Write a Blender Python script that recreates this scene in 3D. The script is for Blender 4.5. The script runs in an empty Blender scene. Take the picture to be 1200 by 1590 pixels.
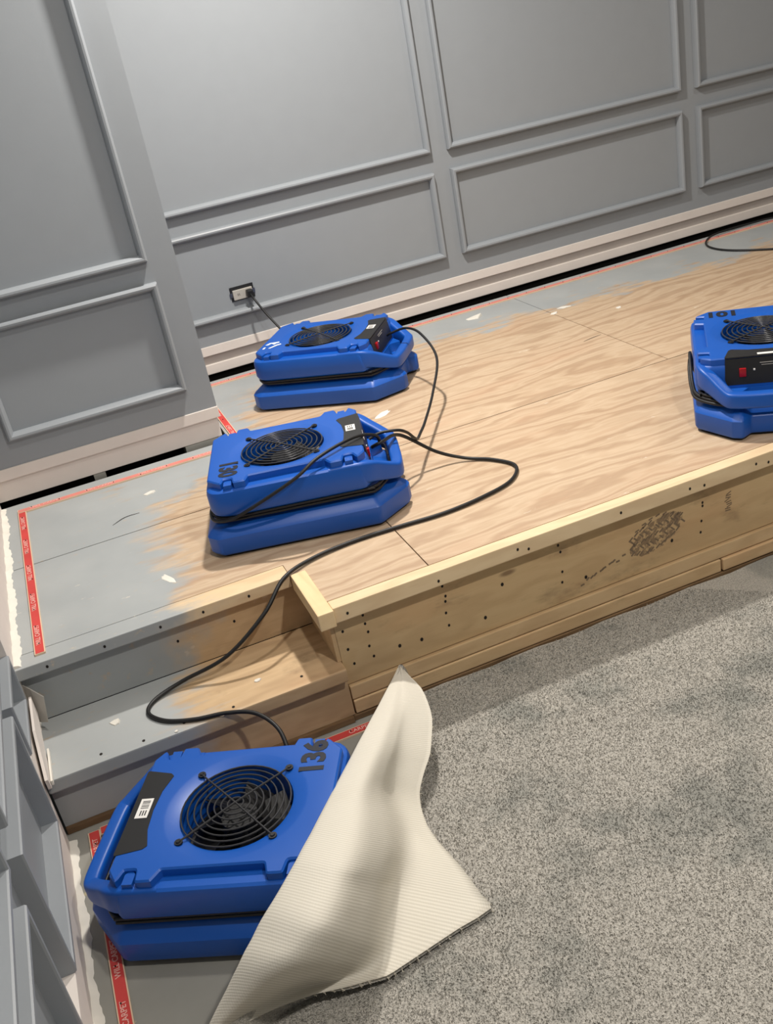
import bpy, bmesh, math, random
from mathutils import Vector, Matrix
random.seed(7)
S = bpy.context.scene
COL = S.collection
rad = math.radians

# ------------------------------------------------------------------ camera
cam_d = bpy.data.cameras.new('camera'); cam = bpy.data.objects.new('camera', cam_d); COL.objects.link(cam)
R0 = (0.91751684, -0.35513556, -0.17900166)      # camera right, in the room's axes
R1 = (-0.31172368, -0.36270193, -0.87822301)     # camera down
R2 = (0.24696397, 0.86158345, -0.44348929)       # camera forward
m = Matrix(((R0[0], -R1[0], -R2[0], 0), (R0[1], -R1[1], -R2[1], 0), (R0[2], -R1[2], -R2[2], 1.25), (0, 0, 0, 1)))
cam.matrix_world = m
cam_d.sensor_fit = 'VERTICAL'; cam_d.sensor_height = 36.0; cam_d.sensor_width = 27.17
cam_d.lens = 1580.1 * 36.0 / 1590.0
cam_d.clip_start = 0.02
S.camera = cam

# ------------------------------------------------------------------ world, lights, exposure
w = bpy.data.worlds.new('world'); S.world = w; w.use_nodes = True
w.node_tree.nodes['Background'].inputs[0].default_value = (0.8, 0.85, 0.9, 1)
w.node_tree.nodes['Background'].inputs[1].default_value = 0.05
CEIL = 2.3
def downlight(x, y, power, size=0.11, col=(1.0, 0.945, 0.875)):
    l = bpy.data.lights.new('ceiling_downlight', 'AREA'); l.shape = 'DISK'; l.size = size
    l.energy = power; l.color = col
    o = bpy.data.objects.new('ceiling_downlight', l); o.location = (x, y, CEIL - 0.03); COL.objects.link(o)
    return o
downlight(1.04, 3.02, 62)
downlight(1.10, 0.25, 37)
downlight(0.42, 1.75, 13)  # lamp added to brighten the left wall's ledges
downlight(3.30, 2.60, 9)
downlight(3.30, 0.25, 12)
S.view_settings.view_transform = 'Standard'
S.view_settings.look = 'None'
S.view_settings.gamma = 1.0
S.view_settings.use_curve_mapping = False
S.view_settings.exposure = 0.0

# ------------------------------------------------------------------ material helpers
def srgb(r, g, b):
    f = lambda c: (c / 255 / 12.92) if c / 255 <= 0.04045 else ((c / 255 + 0.055) / 1.055) ** 2.4
    return (f(r), f(g), f(b), 1)
class NT:
    def __init__(s, name):
        s.mat = bpy.data.materials.new(name); s.mat.use_nodes = True
        s.t = s.mat.node_tree; s.b = s.t.nodes['Principled BSDF']
    def n(s, kind, **kw):
        nd = s.t.nodes.new(kind)
        for k, v in kw.items():
            if k.startswith('i_'):
                key = k[2:]; key = int(key) if key.isdigit() else key.replace('_', ' ')
                if hasattr(v, 'is_output'): s.t.links.new(v, nd.inputs[key])
                else: nd.inputs[key].default_value = v
            else: setattr(nd, k, v)
        return nd
    def pos(s): return s.n('ShaderNodeNewGeometry').outputs['Position']
    def obj(s): return s.n('ShaderNodeTexCoord').outputs['Object']
    def mapping(s, vec, scale=(1, 1, 1), rot=(0, 0, 0), loc=(0, 0, 0)):
        return s.n('ShaderNodeMapping', i_Vector=vec, i_Scale=scale, i_Rotation=rot, i_Location=loc).outputs[0]
    def noise(s, vec, scale, detail=3, rough=0.5, dist=0.0):
        return s.n('ShaderNodeTexNoise', i_Vector=vec, i_Scale=scale, i_Detail=detail, i_Roughness=rough, i_Distortion=dist).outputs['Fac']
    def ramp(s, fac, stops):
        r = s.n('ShaderNodeValToRGB', i_Fac=fac); e = r.color_ramp.elements
        while len(e) < len(stops): e.new(0.5)
        for el, (p, c) in zip(e, stops): el.position = p; el.color = c if len(c) == 4 else (*c, 1)
        return r.outputs[0]
    def mix(s, fac, a, b, mode='MIX'):
        mx = s.n('ShaderNodeMix', data_type='RGBA', blend_type=mode)
        for k, v in ((0, fac), (6, a), (7, b)):
            if hasattr(v, 'is_output'): s.t.links.new(v, mx.inputs[k])
            else: mx.inputs[k].default_value = v
        return mx.outputs[2]
    def math(s, op, a, b=0.0, c=0.0, clamp=False):
        md = s.n('ShaderNodeMath', operation=op, use_clamp=clamp)
        for k, v in ((0, a), (1, b), (2, c)):
            if hasattr(v, 'is_output'): s.t.links.new(v, md.inputs[k])
            else: md.inputs[k].default_value = v
        return md.outputs[0]
    def sep(s, vec): return s.n('ShaderNodeSeparateXYZ', i_Vector=vec).outputs
    def smooth(s, x, a, b):
        r = s.n('ShaderNodeMapRange', interpolation_type='SMOOTHSTEP', i_0=x, i_1=a, i_2=b); return r.outputs[0]
    def bump(s, h, strength=0.3, dist=0.002):
        s.t.links.new(s.n('ShaderNodeBump', i_Height=h, i_Strength=strength, i_Distance=dist).outputs[0], s.b.inputs['Normal'])
    def color(s, c):
        if hasattr(c, 'is_output'): s.t.links.new(c, s.b.inputs['Base Color'])
        else: s.b.inputs['Base Color'].default_value = c
    def rough(s, r):
        if hasattr(r, 'is_output'): s.t.links.new(r, s.b.inputs['Roughness'])
        else: s.b.inputs['Roughness'].default_value = r
M = {}
def plain(name, c, rough=0.5, metal=0.0, spec=0.5, bump=0, bscale=300, var=0.06):
    t = NT(name); t.rough(rough); t.b.inputs['Metallic'].default_value = metal
    t.b.inputs['Specular IOR Level'].default_value = spec
    nz = t.noise(t.obj(), 14, 4)
    t.color(t.mix(nz, tuple(max(0, v * (1 - var)) for v in c[:3]) + (1,), tuple(min(1, v * (1 + var)) for v in c[:3]) + (1,)))
    if bump: t.bump(t.noise(t.obj(), bscale, 2), bump, 0.001)
    M[name] = t.mat; return t
PAINT = srgb(146, 151, 155)
plain('wall_paint', srgb(145, 150, 155), 0.45, bump=0.08, bscale=180, var=0.03)
plain('ceiling_paint', srgb(225, 223, 218), 0.9)
plain('far_paint', srgb(150, 152, 154), 0.8)
plain('drywall_white', srgb(222, 214, 207), 0.85, bump=0.15, bscale=90, var=0.06)
plain('drywall_shaded', srgb(190, 183, 177), 0.85, bump=0.15, bscale=90, var=0.08)  # darker drywall copy, the recess shade is put into its colour
plain('dark_void', srgb(28, 25, 22), 0.9)  # near-black, stands in for the shade inside gaps
plain('blue_plastic', srgb(11, 82, 174), 0.40, bump=0.06, bscale=500, var=0.04)
plain('black_plastic', srgb(30, 30, 31), 0.45)
plain('black_rubber', srgb(20, 20, 21), 0.5)
plain('fan_black', srgb(13, 13, 14), 0.5)
plain('black_wire', srgb(62, 62, 64), 0.32, metal=0.3)
plain('stencil_ink', srgb(16, 20, 34), 0.6)
plain('marker_white', srgb(225, 232, 240), 0.6)
plain('sticker_white', srgb(228, 226, 222), 0.55)
plain('print_dark', srgb(45, 45, 45), 0.6)
plain('red_switch', srgb(170, 20, 28), 0.3)
plain('steel', srgb(150, 150, 150), 0.35, metal=1.0)
plain('outlet_grey', srgb(176, 172, 165), 0.5)
plain('plaster', srgb(226, 222, 212), 0.9, bump=0.5, bscale=60, var=0.1)
plain('hole_dark', srgb(30, 24, 20), 0.9)
plain('scuff', srgb(122, 104, 84), 0.85, var=0.25)
plain('strip_red', srgb(200, 66, 62), 0.75, bump=0.2, bscale=200, var=0.2)
plain('strip_faded', srgb(216, 132, 120), 0.8, bump=0.2, bscale=200, var=0.22)
plain('strip_print', srgb(232, 178, 168), 0.8)
plain('strip_wood', srgb(222, 196, 168), 0.8)
plain('fray', srgb(205, 198, 182), 0.9)

def paint_mask(t, p, back=True):
    """old grey paint left on the boards: wide along the back wall and beside the left wall"""
    x, y, z = t.sep(p)
    n1 = t.noise(p, 2.6, 5, 0.62); n2 = t.noise(t.mapping(p, (2, 9, 2)), 3.0, 4, 0.6)
    off = t.math('MULTIPLY', t.math('SUBTRACT', n1, 0.5), 0.75)
    off2 = t.math('MULTIPLY', t.math('SUBTRACT', n2, 0.5), 0.45)
    o = t.math('ADD', off, off2)
    xl = t.math('SUBTRACT', x, t.math('MULTIPLY', o, 0.6))
    left = t.math('SUBTRACT', 1.0, t.smooth(xl, 0.03, 0.16))
    if not back: return left
    yb = t.math('ADD', y, o)
    bk = t.smooth(yb, 3.66, 3.78)
    lx = t.math('SUBTRACT', 1.0, t.smooth(t.math('ADD', x, o), 0.50, 0.66))
    ly = t.smooth(yb, 2.98, 3.12)
    mk = t.math('MAXIMUM', t.math('MAXIMUM', left, bk), t.math('MULTIPLY', lx, ly))
    return mk
def wood(name, light, mid, dark, axis='X', painted=None, grain=1.0, scuff=0.0, knots=0.0, rough=0.62, back=True):
    t = NT(name); p = t.pos()
    rnd = t.n('ShaderNodeObjectInfo').outputs['Random']
    sh = t.n('ShaderNodeCombineXYZ', i_0=t.math('MULTIPLY', rnd, 7.0), i_1=t.math('MULTIPLY', rnd, 3.0), i_2=t.math('MULTIPLY', rnd, 5.0)).outputs[0]
    q = t.n('ShaderNodeVectorMath', operation='ADD', i_0=p, i_1=sh).outputs[0]
    sc = (1.0, 7.0, 7.0) if axis == 'X' else (7.0, 1.0, 7.0)
    st = t.mapping(q, sc)
    warp = t.noise(t.mapping(q, (0.55, 2.0, 2.0) if axis == 'X' else (2.0, 0.55, 2.0)), 2.0, 4, 0.55)
    wv = t.n('ShaderNodeTexWave', wave_type='BANDS', bands_direction='Y' if axis == 'X' else 'X', i_Vector=t.n('ShaderNodeVectorMath', operation='ADD', i_0=q, i_1=t.n('ShaderNodeCombineXYZ', i_0=t.math('MULTIPLY', warp, 0.5), i_1=t.math('MULTIPLY', warp, 0.5), i_2=t.math('MULTIPLY', warp, 0.3)).outputs[0]).outputs[0], i_Scale=4.2, i_Distortion=1.2, i_Detail=2.0, i_Detail_Scale=1.2).outputs['Fac']
    fine = t.noise(t.mapping(q, (4, 60, 60) if axis == 'X' else (60, 4, 60)), 4, 4, 0.6)
    big = t.noise(st, 0.7, 4, 0.6)
    base = t.ramp(wv, [(0.0, dark), (0.35, mid), (0.75, light), (1.0, mid)])
    flat = t.ramp(big, [(0.3, mid), (0.7, light)])
    c = t.mix(0.55 * grain, flat, base)
    c = t.mix(t.math('MULTIPLY', t.smooth(fine, 0.52, 0.75), 0.35 * grain), c, dark)
    pk = t.noise(t.mapping(q, (1.2, 3.5, 3.5)), 1.6, 4, 0.6)
    c = t.mix(t.math('MULTIPLY', t.smooth(pk, 0.52, 0.72), 0.35), c, (mid[0] * 1.02, mid[1] * 0.86, mid[2] * 0.82, 1))
    if knots:
        v = t.n('ShaderNodeTexVoronoi', i_Vector=t.mapping(q, (1.6, 3.5, 4.5)), i_Scale=2.0).outputs['Distance']
        c = t.mix(t.math('MULTIPLY', t.math('SUBTRACT', 1.0, t.smooth(v, 0.03, 0.10)), knots), c, srgb(88, 58, 36))
    if scuff:
        d = t.noise(t.mapping(q, (2.5, 3, 6)), 2.3, 5, 0.65)
        c = t.mix(t.math('MULTIPLY', t.smooth(d, 0.55, 0.75), scuff), c, srgb(120, 98, 74))
    if painted is not None:
        mk = paint_mask(t, p, back)
        scr = t.noise(t.mapping(p, (5, 14, 5)), 5, 5, 0.7)
        mk2 = t.math('MULTIPLY', mk, t.math('SUBTRACT', 1.0, t.math('MULTIPLY', t.smooth(scr, 0.60, 0.72), 0.55)))
        pc = t.mix(t.noise(p, 5, 4), srgb(150, 155, 157), srgb(178, 181, 180))
        c = t.mix(mk2, c, pc)
        # pale plaster smears
        sm = t.noise(t.mapping(p, (3.2, 9, 4)), 3.6, 5, 0.65)
        c = t.mix(t.math('MULTIPLY', t.smooth(sm, 0.665, 0.72), painted), c, srgb(226, 217, 200))
    t.color(c); t.rough(rough)
    t.bump(t.mix(0.5, wv, fine), 0.10, 0.001)
    M[name] = t.mat
wood('plywood', srgb(203, 180, 152), srgb(189, 163, 134), srgb(160, 129, 101), painted=0.75, scuff=0.12)
wood('nosing_wood', srgb(230, 207, 170), srgb(219, 192, 152), srgb(194, 160, 120), painted=0.2, grain=0.5, back=False)
wood('nosing_wood_y', srgb(236, 211, 166), srgb(226, 198, 152), srgb(204, 170, 122), axis='Y', grain=0.5)
wood('riser_wood', srgb(210, 183, 140), srgb(198, 168, 125), srgb(168, 133, 94), grain=0.45, scuff=0.45, knots=0.7)
wood('step_wood', srgb(204, 176, 138), srgb(188, 158, 121), srgb(152, 121, 89), painted=0.25, grain=0.6, scuff=0.5, knots=0.6, back=False)
wood('plank_wood', srgb(214, 186, 145), srgb(203, 172, 130), srgb(168, 134, 96), grain=0.5, scuff=0.25, knots=0.7)
wood('frame_wood', srgb(140, 112, 80), srgb(120, 94, 66), srgb(90, 68, 46))

t = NT('boot_smudge'); p = t.pos()
t.color(t.mix(t.smooth(t.noise(t.mapping(p, (1, 1, 1), (0, rad(35), 0)), 70, 4, 0.65), 0.42, 0.56), srgb(198, 168, 125), srgb(140, 117, 90))); t.rough(0.8); M['boot_smudge'] = t.mat
t = NT('bare_floor'); p = t.pos()
c = t.mix(t.noise(p, 3, 5, 0.6), srgb(128, 127, 120), srgb(158, 157, 150))
c = t.mix(t.smooth(t.noise(t.mapping(p, (3, 3, 3)), 6, 5, 0.65), 0.66, 0.7), c, srgb(180, 170, 140))
t.color(c); t.rough(0.7); t.bump(t.noise(p, 60, 3), 0.15, 0.001); M['bare_floor'] = t.mat

t = NT('carpet_pile'); p = t.pos()
f1 = t.noise(p, 260, 2, 0.7); f2 = t.noise(p, 520, 1, 0.5)
c = t.ramp(f1, [(0.25, srgb(140, 137, 130)), (0.5, srgb(187, 183, 174)), (0.75, srgb(222, 217, 207))])
blot = t.noise(t.mapping(p, (1, 1, 0)), 3.4, 5, 0.62)
c = t.mix(t.math('MULTIPLY', t.smooth(blot, 0.48, 0.66), 0.55), c, srgb(122, 126, 121))
spk = t.n('ShaderNodeTexVoronoi', i_Vector=p, i_Scale=38.0).outputs['Distance']
c = t.mix(t.math('SUBTRACT', 1.0, t.smooth(spk, 0.030, 0.045)), c, srgb(210, 206, 198))
t.color(c); t.rough(0.95); t.b.inputs['Specular IOR Level'].default_value = 0.1
t.b.inputs['Sheen Weight'].default_value = 0.15
t.bump(t.mix(0.5, f1, f2), 0.9, 0.006); M['carpet_pile'] = t.mat

t = NT('carpet_backing'); p = t.pos()
uv = t.n('ShaderNodeTexCoord').outputs['UV']
wv = t.n('ShaderNodeTexWave', wave_type='BANDS', bands_direction='Y', i_Vector=uv, i_Scale=52.0, i_Distortion=0.5, i_Detail=2.0, i_Detail_Scale=2.0).outputs['Fac']
wx = t.n('ShaderNodeTexWave', wave_type='BANDS', bands_direction='X', i_Vector=uv, i_Scale=60.0, i_Distortion=0.8, i_Detail=2.0).outputs['Fac']
c = t.mix(wv, srgb(203, 198, 185), srgb(220, 215, 203))
c = t.mix(t.math('MULTIPLY', t.smooth(t.noise(p, 5, 4), 0.5, 0.75), 0.25), c, srgb(192, 186, 170))
t.color(c); t.rough(0.9); t.b.inputs['Specular IOR Level'].default_value = 0.15
t.bump(t.mix(0.35, wv, wx), 0.22, 0.0012); M['carpet_backing'] = t.mat

# ------------------------------------------------------------------ mesh helpers
def obj(name, bm, mat, parent=None, smooth=None, kind=None):
    bmesh.ops.recalc_face_normals(bm, faces=bm.faces[:])
    me = bpy.data.meshes.new(name); bm.to_mesh(me); bm.free()
    for k in (mat if isinstance(mat, (list, tuple)) else [mat]): me.materials.append(M[k])
    if smooth is not None:
        me.polygons.foreach_set('use_smooth', [True] * len(me.polygons)); me.set_sharp_from_angle(angle=rad(smooth))
    o = bpy.data.objects.new(name, me); COL.objects.link(o)
    if parent: o.parent = parent
    if kind: o['kind'] = kind
    return o
def empty(name, loc=(0, 0, 0), rz=0.0):
    o = bpy.data.objects.new(name, None); o.empty_display_size = 0.05
    o.location = loc; o.rotation_euler = (0, 0, rz); COL.objects.link(o); return o
def tag(o, label, cat, group=None):
    o['label'] = label; o['category'] = cat
    if group: o['group'] = group
    return o
def struct(o): o['kind'] = 'structure'; return o
def box(bm, x0, x1, y0, y1, z0, z1, bev=0.0):
    r = bmesh.ops.create_cube(bm, size=1.0); vs = r['verts']
    for v in vs:
        v.co = Vector((x0 if v.co.x < 0 else x1, y0 if v.co.y < 0 else y1, z0 if v.co.z < 0 else z1))
    if bev:
        es = list({e for v in vs for e in v.link_edges})
        bmesh.ops.bevel(bm, geom=es, offset=bev, segments=2, affect='EDGES', profile=0.6)
def boxobj(name, b, mat, parent=None, bev=0.0, kind=None):
    bm = bmesh.new(); box(bm, *b, bev); return obj(name, bm, mat, parent, kind=kind)
def ring_face(bm, pts): return [bm.verts.new(p) for p in pts]
def loft(bm, rings, cap0=True, cap1=True, closed=True):
    vr = [ring_face(bm, r) for r in rings]; n = len(vr[0])
    for a, b in zip(vr, vr[1:]):
        for i in range(n if closed else n - 1):
            j = (i + 1) % n; bm.faces.new((a[i], a[j], b[j], b[i]))
    if cap0: bm.faces.new(vr[0][::-1])
    if cap1: bm.faces.new(vr[-1])
    return vr
def roundpoly(pts, rs, seg=5):
    out = []; n = len(pts)
    for i, p in enumerate(pts):
        p = Vector(p); a = Vector(pts[i - 1]) - p; b = Vector(pts[(i + 1) % n]) - p
        r = rs[i] if isinstance(rs, (list, tuple)) else rs
        if r <= 0: out.append(p); continue
        la, lb = a.length, b.length; a.normalize(); b.normalize()
        ang = a.angle(b); d = min(r / math.tan(ang / 2), la * 0.48, lb * 0.48)
        for k in range(seg + 1):
            u = k / seg; out.append((p + a * d) * (1 - u) ** 2 + p * 2 * u * (1 - u) + (p + b * d) * u ** 2)
    return out
def catmull(pts, n=8, closed=False):
    P = [Vector(p) for p in pts]; out = []; N = len(P)
    rng = range(N) if closed else range(N - 1)
    for i in rng:
        p1 = P[i]; p2 = P[(i + 1) % N]
        p0 = P[i - 1] if (i > 0 or closed) else p1 * 2 - p2
        p3 = P[(i + 2) % N] if (i + 2 < N or closed) else p2 * 2 - p1
        for k in range(n):
            u = k / n
            out.append(0.5 * ((2 * p1) + (p2 - p0) * u + (2 * p0 - 5 * p1 + 4 * p2 - p3) * u * u + (3 * p1 - p0 - 3 * p2 + p3) * u ** 3))
    if not closed: out.append(P[-1])
    return out
def tube(bm, path, r, sides=8, closed=False, prof=None):
    """sweep a round (or given 2-D) section along a path, keeping 'up' near z"""
    n = len(path); rings = []
    for i, p in enumerate(path):
        a = path[i - 1] if (i > 0 or closed) else p; b = path[(i + 1) % n] if (i < n - 1 or closed) else p
        tg = (Vector(b) - Vector(a)).normalized()
        up = Vector((0, 0, 1)) if abs(tg.z) < 0.95 else Vector((0, 1, 0))
        sx = tg.cross(up).normalized(); up = sx.cross(tg)
        pr = prof or [(r * math.cos(2 * math.pi * k / sides), r * math.sin(2 * math.pi * k / sides)) for k in range(sides)]
        rings.append([Vector(p) + sx * u + up * v for u, v in pr])
    if closed: rings.append(rings[0])
    if closed:
        vr = [ring_face(bm, r_) for r_ in rings[:-1]]; m_ = len(vr[0])
        for i in range(len(vr)):
            a, b = vr[i], vr[(i + 1) % len(vr)]
            for k in range(m_): bm.faces.new((a[k], a[(k + 1) % m_], b[(k + 1) % m_], b[k]))
    else: loft(bm, rings)
def cyl(bm, c, r0, r1, z0, z1, seg=24, cap0=True, cap1=True):
    f = lambda r, z: [Vector((c[0] + r * math.cos(2 * math.pi * k / seg), c[1] + r * math.sin(2 * math.pi * k / seg), z)) for k in range(seg)]
    return loft(bm, [f(r0, z0), f(r1, z1)], cap0, cap1)
def text_bm(body, size, mat4, depth=0.0004, bold=0.012):
    cu = bpy.data.curves.new('lettering', 'FONT'); cu.body = body; cu.size = size; cu.extrude = depth
    cu.align_x = 'CENTER'; cu.align_y = 'CENTER'; cu.resolution_u = 3; cu.offset = size * bold
    o = bpy.data.objects.new('tmp_lettering', cu); COL.objects.link(o)
    dg = bpy.context.evaluated_depsgraph_get(); me = bpy.data.meshes.new_from_object(o.evaluated_get(dg))
    bm = bmesh.new(); bm.from_mesh(me); bm.transform(mat4)
    bpy.data.objects.remove(o); bpy.data.curves.remove(cu); bpy.data.meshes.remove(me)
    return bm
BOXY = [(0.0, 0.0), (0.0, 0.9), (0.12, 1.0), (0.88, 1.0), (1.0, 0.9), (1.0, 0.0)]
def frame_bm(poly, to3, width=0.03, depth=0.022, sec=None):
    """mitred moulding running round a polygon (CCW, plane coords); to3(a, b, h) -> point"""
    sec = sec or [(0.0, 0.0), (0.0, 0.55), (0.14, 0.9), (0.34, 1.0), (0.62, 0.97), (0.84, 0.75), (1.0, 0.4), (1.0, 0.0)]
    P = [Vector(p) for p in poly]; n = len(P); rings = []
    bm = bmesh.new()
    for i in range(n):
        d0 = (P[i] - P[i - 1]).normalized(); d1 = (P[(i + 1) % n] - P[i]).normalized()
        n0 = Vector((-d0.y, d0.x)); n1 = Vector((-d1.y, d1.x)); mi = (n0 + n1).normalized(); k = 1 / max(0.3, mi.dot(n1))
        rings.append([to3(*(P[i] + mi * (k * width * s)), depth * h) for s, h in sec])
    vr = [ring_face(bm, r) for r in rings]; m_ = len(sec)
    for i in range(n):
        a, b = vr[i], vr[(i + 1) % n]
        for k in range(m_ - 1): bm.faces.new((a[k], a[k + 1], b[k + 1], b[k]))
    return bm
def rect(a0, a1, b0, b1): return [(a0, b0), (a1, b0), (a1, b1), (a0, b1)]
def prism(bm, poly, to3, h0, h1):
    loft(bm, [[Vector(to3(a, b, h0)) for a, b in poly], [Vector(to3(a, b, h1)) for a, b in poly]])

# ------------------------------------------------------------------ room shell
XL, XR, YB, YP, YF = -0.365, 4.7, 4.07, 3.34, -2.2
FZ = -0.35
struct(boxobj('floor', (-0.6, XR + .1, YF - .1, 4.4, FZ - 0.1, FZ), 'bare_floor'))
struct(boxobj('ceiling', (-0.6, XR + .1, YF - .1, 4.4, CEIL, CEIL + 0.1), 'ceiling_paint'))
struct(boxobj('wall_right', (XR, XR + 0.1, YF - .1, 4.4, FZ, CEIL), 'far_paint'))
struct(boxobj('wall_front', (-0.6, XR + .1, YF - 0.1, YF, FZ, CEIL), 'far_paint'))
MW, MD = 0.023, 0.030
# back wall with its moulding frames
wb = struct(boxobj('wall_back', (0.30, XR, YB, YB + 0.2, 0.134, CEIL), 'wall_paint'))
yb3 = lambda a, b, h: (a, YB - h, b)
for x0, x1 in ((0.36, 1.651), (1.729, 2.859), (2.941, 4.06)):
    obj('panel_moulding', frame_bm(rect(x0, x1, 0.228, 0.581), yb3, MW, MD), 'wall_paint', wb)
    obj('panel_moulding', frame_bm(rect(x0, x1, 0.659, 2.15), yb3, MW, MD), 'wall_paint', wb)
bb = struct(empty('baseboard_back', (0, 0, 0)))
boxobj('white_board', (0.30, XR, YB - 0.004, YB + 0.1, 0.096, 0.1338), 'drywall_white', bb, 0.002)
boxobj('lower_board', (0.30, XR, YB + 0.014, YB + 0.1, 0.057, 0.0958), 'drywall_shaded', bb, 0.002)
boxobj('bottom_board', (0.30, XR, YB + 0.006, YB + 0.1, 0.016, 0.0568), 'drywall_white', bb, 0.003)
boxobj('sill_plate', (0.30, XR, YB + 0.05, YB + 0.19, -0.34, 0.015), 'dark_void', bb)  # coloured near-black to paint the shaded gap under the boards
# pillar wall at the left, nearer than the back wall
PX = 0.44
wp = struct(boxobj('wall_left_return', (-0.55, PX, YP, YB + 0.2, 0.128, CEIL), 'wall_paint'))
yp3 = lambda a, b, h: (a, YP - h, b)
obj('panel_moulding', frame_bm(rect(-0.236, 0.357, 0.217, 0.585), yp3, MW, MD), 'wall_paint', wp)
obj('panel_moulding', frame_bm(rect(-0.236, 0.349, 0.655, 2.15), yp3, MW, MD), 'wall_paint', wp)
bp = struct(empty('baseboard_left_return', (0, 0, 0)))
boxobj('white_board', (-0.34, PX + 0.002, YP - 0.004, YB + 0.1, 0.089, 0.1278), 'drywall_white', bp, 0.002)
boxobj('lower_board', (-0.34, PX - 0.006, YP + 0.010, YB + 0.1, 0.016, 0.0888), 'drywall_white', bp, 0.002)
for x in (-0.02, 0.30):
    boxobj('stud_block', (x, x + 0.04 if x < 0 else x + 0.13, YP + 0.006, YP + 0.1, -0.05, 0.015), 'bare_floor', bp)
boxobj('sill_plate', (-0.34, PX - 0.03, YP + 0.09, YP + 0.2, -0.34, 0.015), 'dark_void', bp)  # near-black here too, shade of the gap painted in
# left wall: its lower edge steps down with the stairs
wl = struct(empty('wall_left', (0, 0, 0)))
x3 = lambda a, b, h: (XL + h, a, b)
prof = [(YF, -0.247), (1.985, -0.247), (1.985, -0.078), (2.25, -0.078), (2.25, 0.11), (YP + 0.05, 0.11), (YP + 0.05, CEIL), (YF, CEIL)]
bm = bmesh.new(); prism(bm, prof, x3, -0.15, 0.0); obj('wall_panel', bm, 'wall_paint', wl)
for q in (rect(1.535, 1.985, -0.247, 0.055), rect(2.02, 2.25, -0.078, 0.055), rect(0.62, 1.41, -0.247, 0.055), rect(-0.3, 0.5, -0.247, 0.055),
          rect(2.31, 3.28, 0.215, 0.588), rect(2.31, 3.28, 0.652, 2.15),
          rect(1.525, 2.24, 0.128, 2.15), rect(0.62, 1.415, 0.128, 2.15), rect(-0.3, 0.5, 0.128, 2.15)):
    obj('panel_moulding', frame_bm(q, x3, 0.013, 0.036, BOXY), 'wall_paint', wl)
bl = struct(empty('baseboard_left', (0, 0, 0)))
bm = bmesh.new(); prism(bm, [(YF, FZ), (2.03, FZ), (2.03, -0.176), (2.29, -0.176), (2.29, -0.001), (YP, -0.001), (YP, 0.1095), (2.2505, 0.1095), (2.2505, -0.0785), (1.9855, -0.0785), (1.9855, -0.2475), (YF, -0.2475)], x3, -0.05, 0.0325)
obj('white_board', bm, 'drywall_white', bl)

# ------------------------------------------------------------------ stage platform
st = tag(empty('stage_platform', (1.9, 2.1, FZ)), 'raised wooden stage with bare plywood top and lumber front', 'stage')
def P(o):   # parent keeping world placement
    o.parent = st; o.location = -Vector(st.location); return o
G = 0.0016
sheets = [[(-0.335, 2.332), (0.3645, 2.332), (0.3645, 2.2635), (0.406, 2.2635), (0.406, 2.084), (0.675 - G, 2.084), (0.675 - G, 2.829), (-0.335, 2.829)],
          [(0.675 + G, 2.084), (3.11 - G, 2.084), (3.11 - G, 2.829), (0.675 + G, 2.829)],
          [(3.11 + G, 2.084), (XR - .01, 2.084), (XR - .01, 2.829), (3.11 + G, 2.829)],
          [(-0.335, 2.833), (1.896 - G, 2.833), (1.896 - G, 4.035), (0.452, 4.035), (0.452, 3.332), (-0.335, 3.332)],
          [(1.896 + G, 2.833), (4.335 - G, 2.833), (4.335 - G, 4.035), (1.896 + G, 4.035)],
          [(4.335 + G, 2.833), (XR - .01, 2.833), (XR - .01, 4.035), (4.335 + G, 4.035)]]
xy3 = lambda a, b, h: (a, b, h)
for sh in sheets:
    bm = bmesh.new(); prism(bm, sh, xy3, -0.019, 0.0); P(obj('plywood_sheet', bm, 'plywood'))
P(boxobj('dark_underlay', (0.46, XR - .01, 2.12, 4.0, -0.34, -0.020), 'dark_void'))  # solid near-black filler, painted shade seen through the sheet gaps
P(boxobj('dark_underlay', (-0.33, 0.459, 2.34, 3.31, -0.34, -0.020), 'dark_void'))  # same dark filler behind the step
P(boxobj('nosing', (0.4065, XR - .01, 2.042, 2.083, -0.043, 0.0), 'nosing_wood', bev=0.003))
P(boxobj('nosing', (-0.335, 0.3635, 2.264, 2.3305, -0.032, 0.0005), 'nosing_wood', bev=0.003))
P(boxobj('nosing', (0.3645, 0.4055, 2.026, 2.262, -0.041, 0.004), 'nosing_wood_y', bev=0.003))
# long riser, its side cheek beside the step, the recessed riser behind the step
rb = P(boxobj('riser_board', (0.4065, XR - .01, 2.079, 2.10, -0.247, -0.0435), 'riser_wood', bev=0.0015))
P(boxobj('base_plank', (0.4085, XR - .01, 2.069, 2.10, -0.2895, -0.2495), 'plank_wood', bev=0.003))
P(boxobj('base_plank', (0.4095, 1.515, 2.066, 2.10, -0.331, -0.2925), 'plank_wood', bev=0.003))
P(boxobj('base_plank', (1.519, XR - .01, 2.061, 2.10, -0.328, -0.2925), 'plank_wood', bev=0.003))
P(boxobj('base_plank', (0.40, XR - .01, 2.064, 2.11, -0.3495, -0.334), 'frame_wood', bev=0.002))
P(boxobj('side_cheek', (0.396, 0.4062, 2.081, 2.33, -0.1745, -0.0415), 'riser_wood'))
P(boxobj('riser_board', (-0.335, 0.3955, 2.297, 2.315, -0.1745, -0.0325), 'step_wood'))
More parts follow.
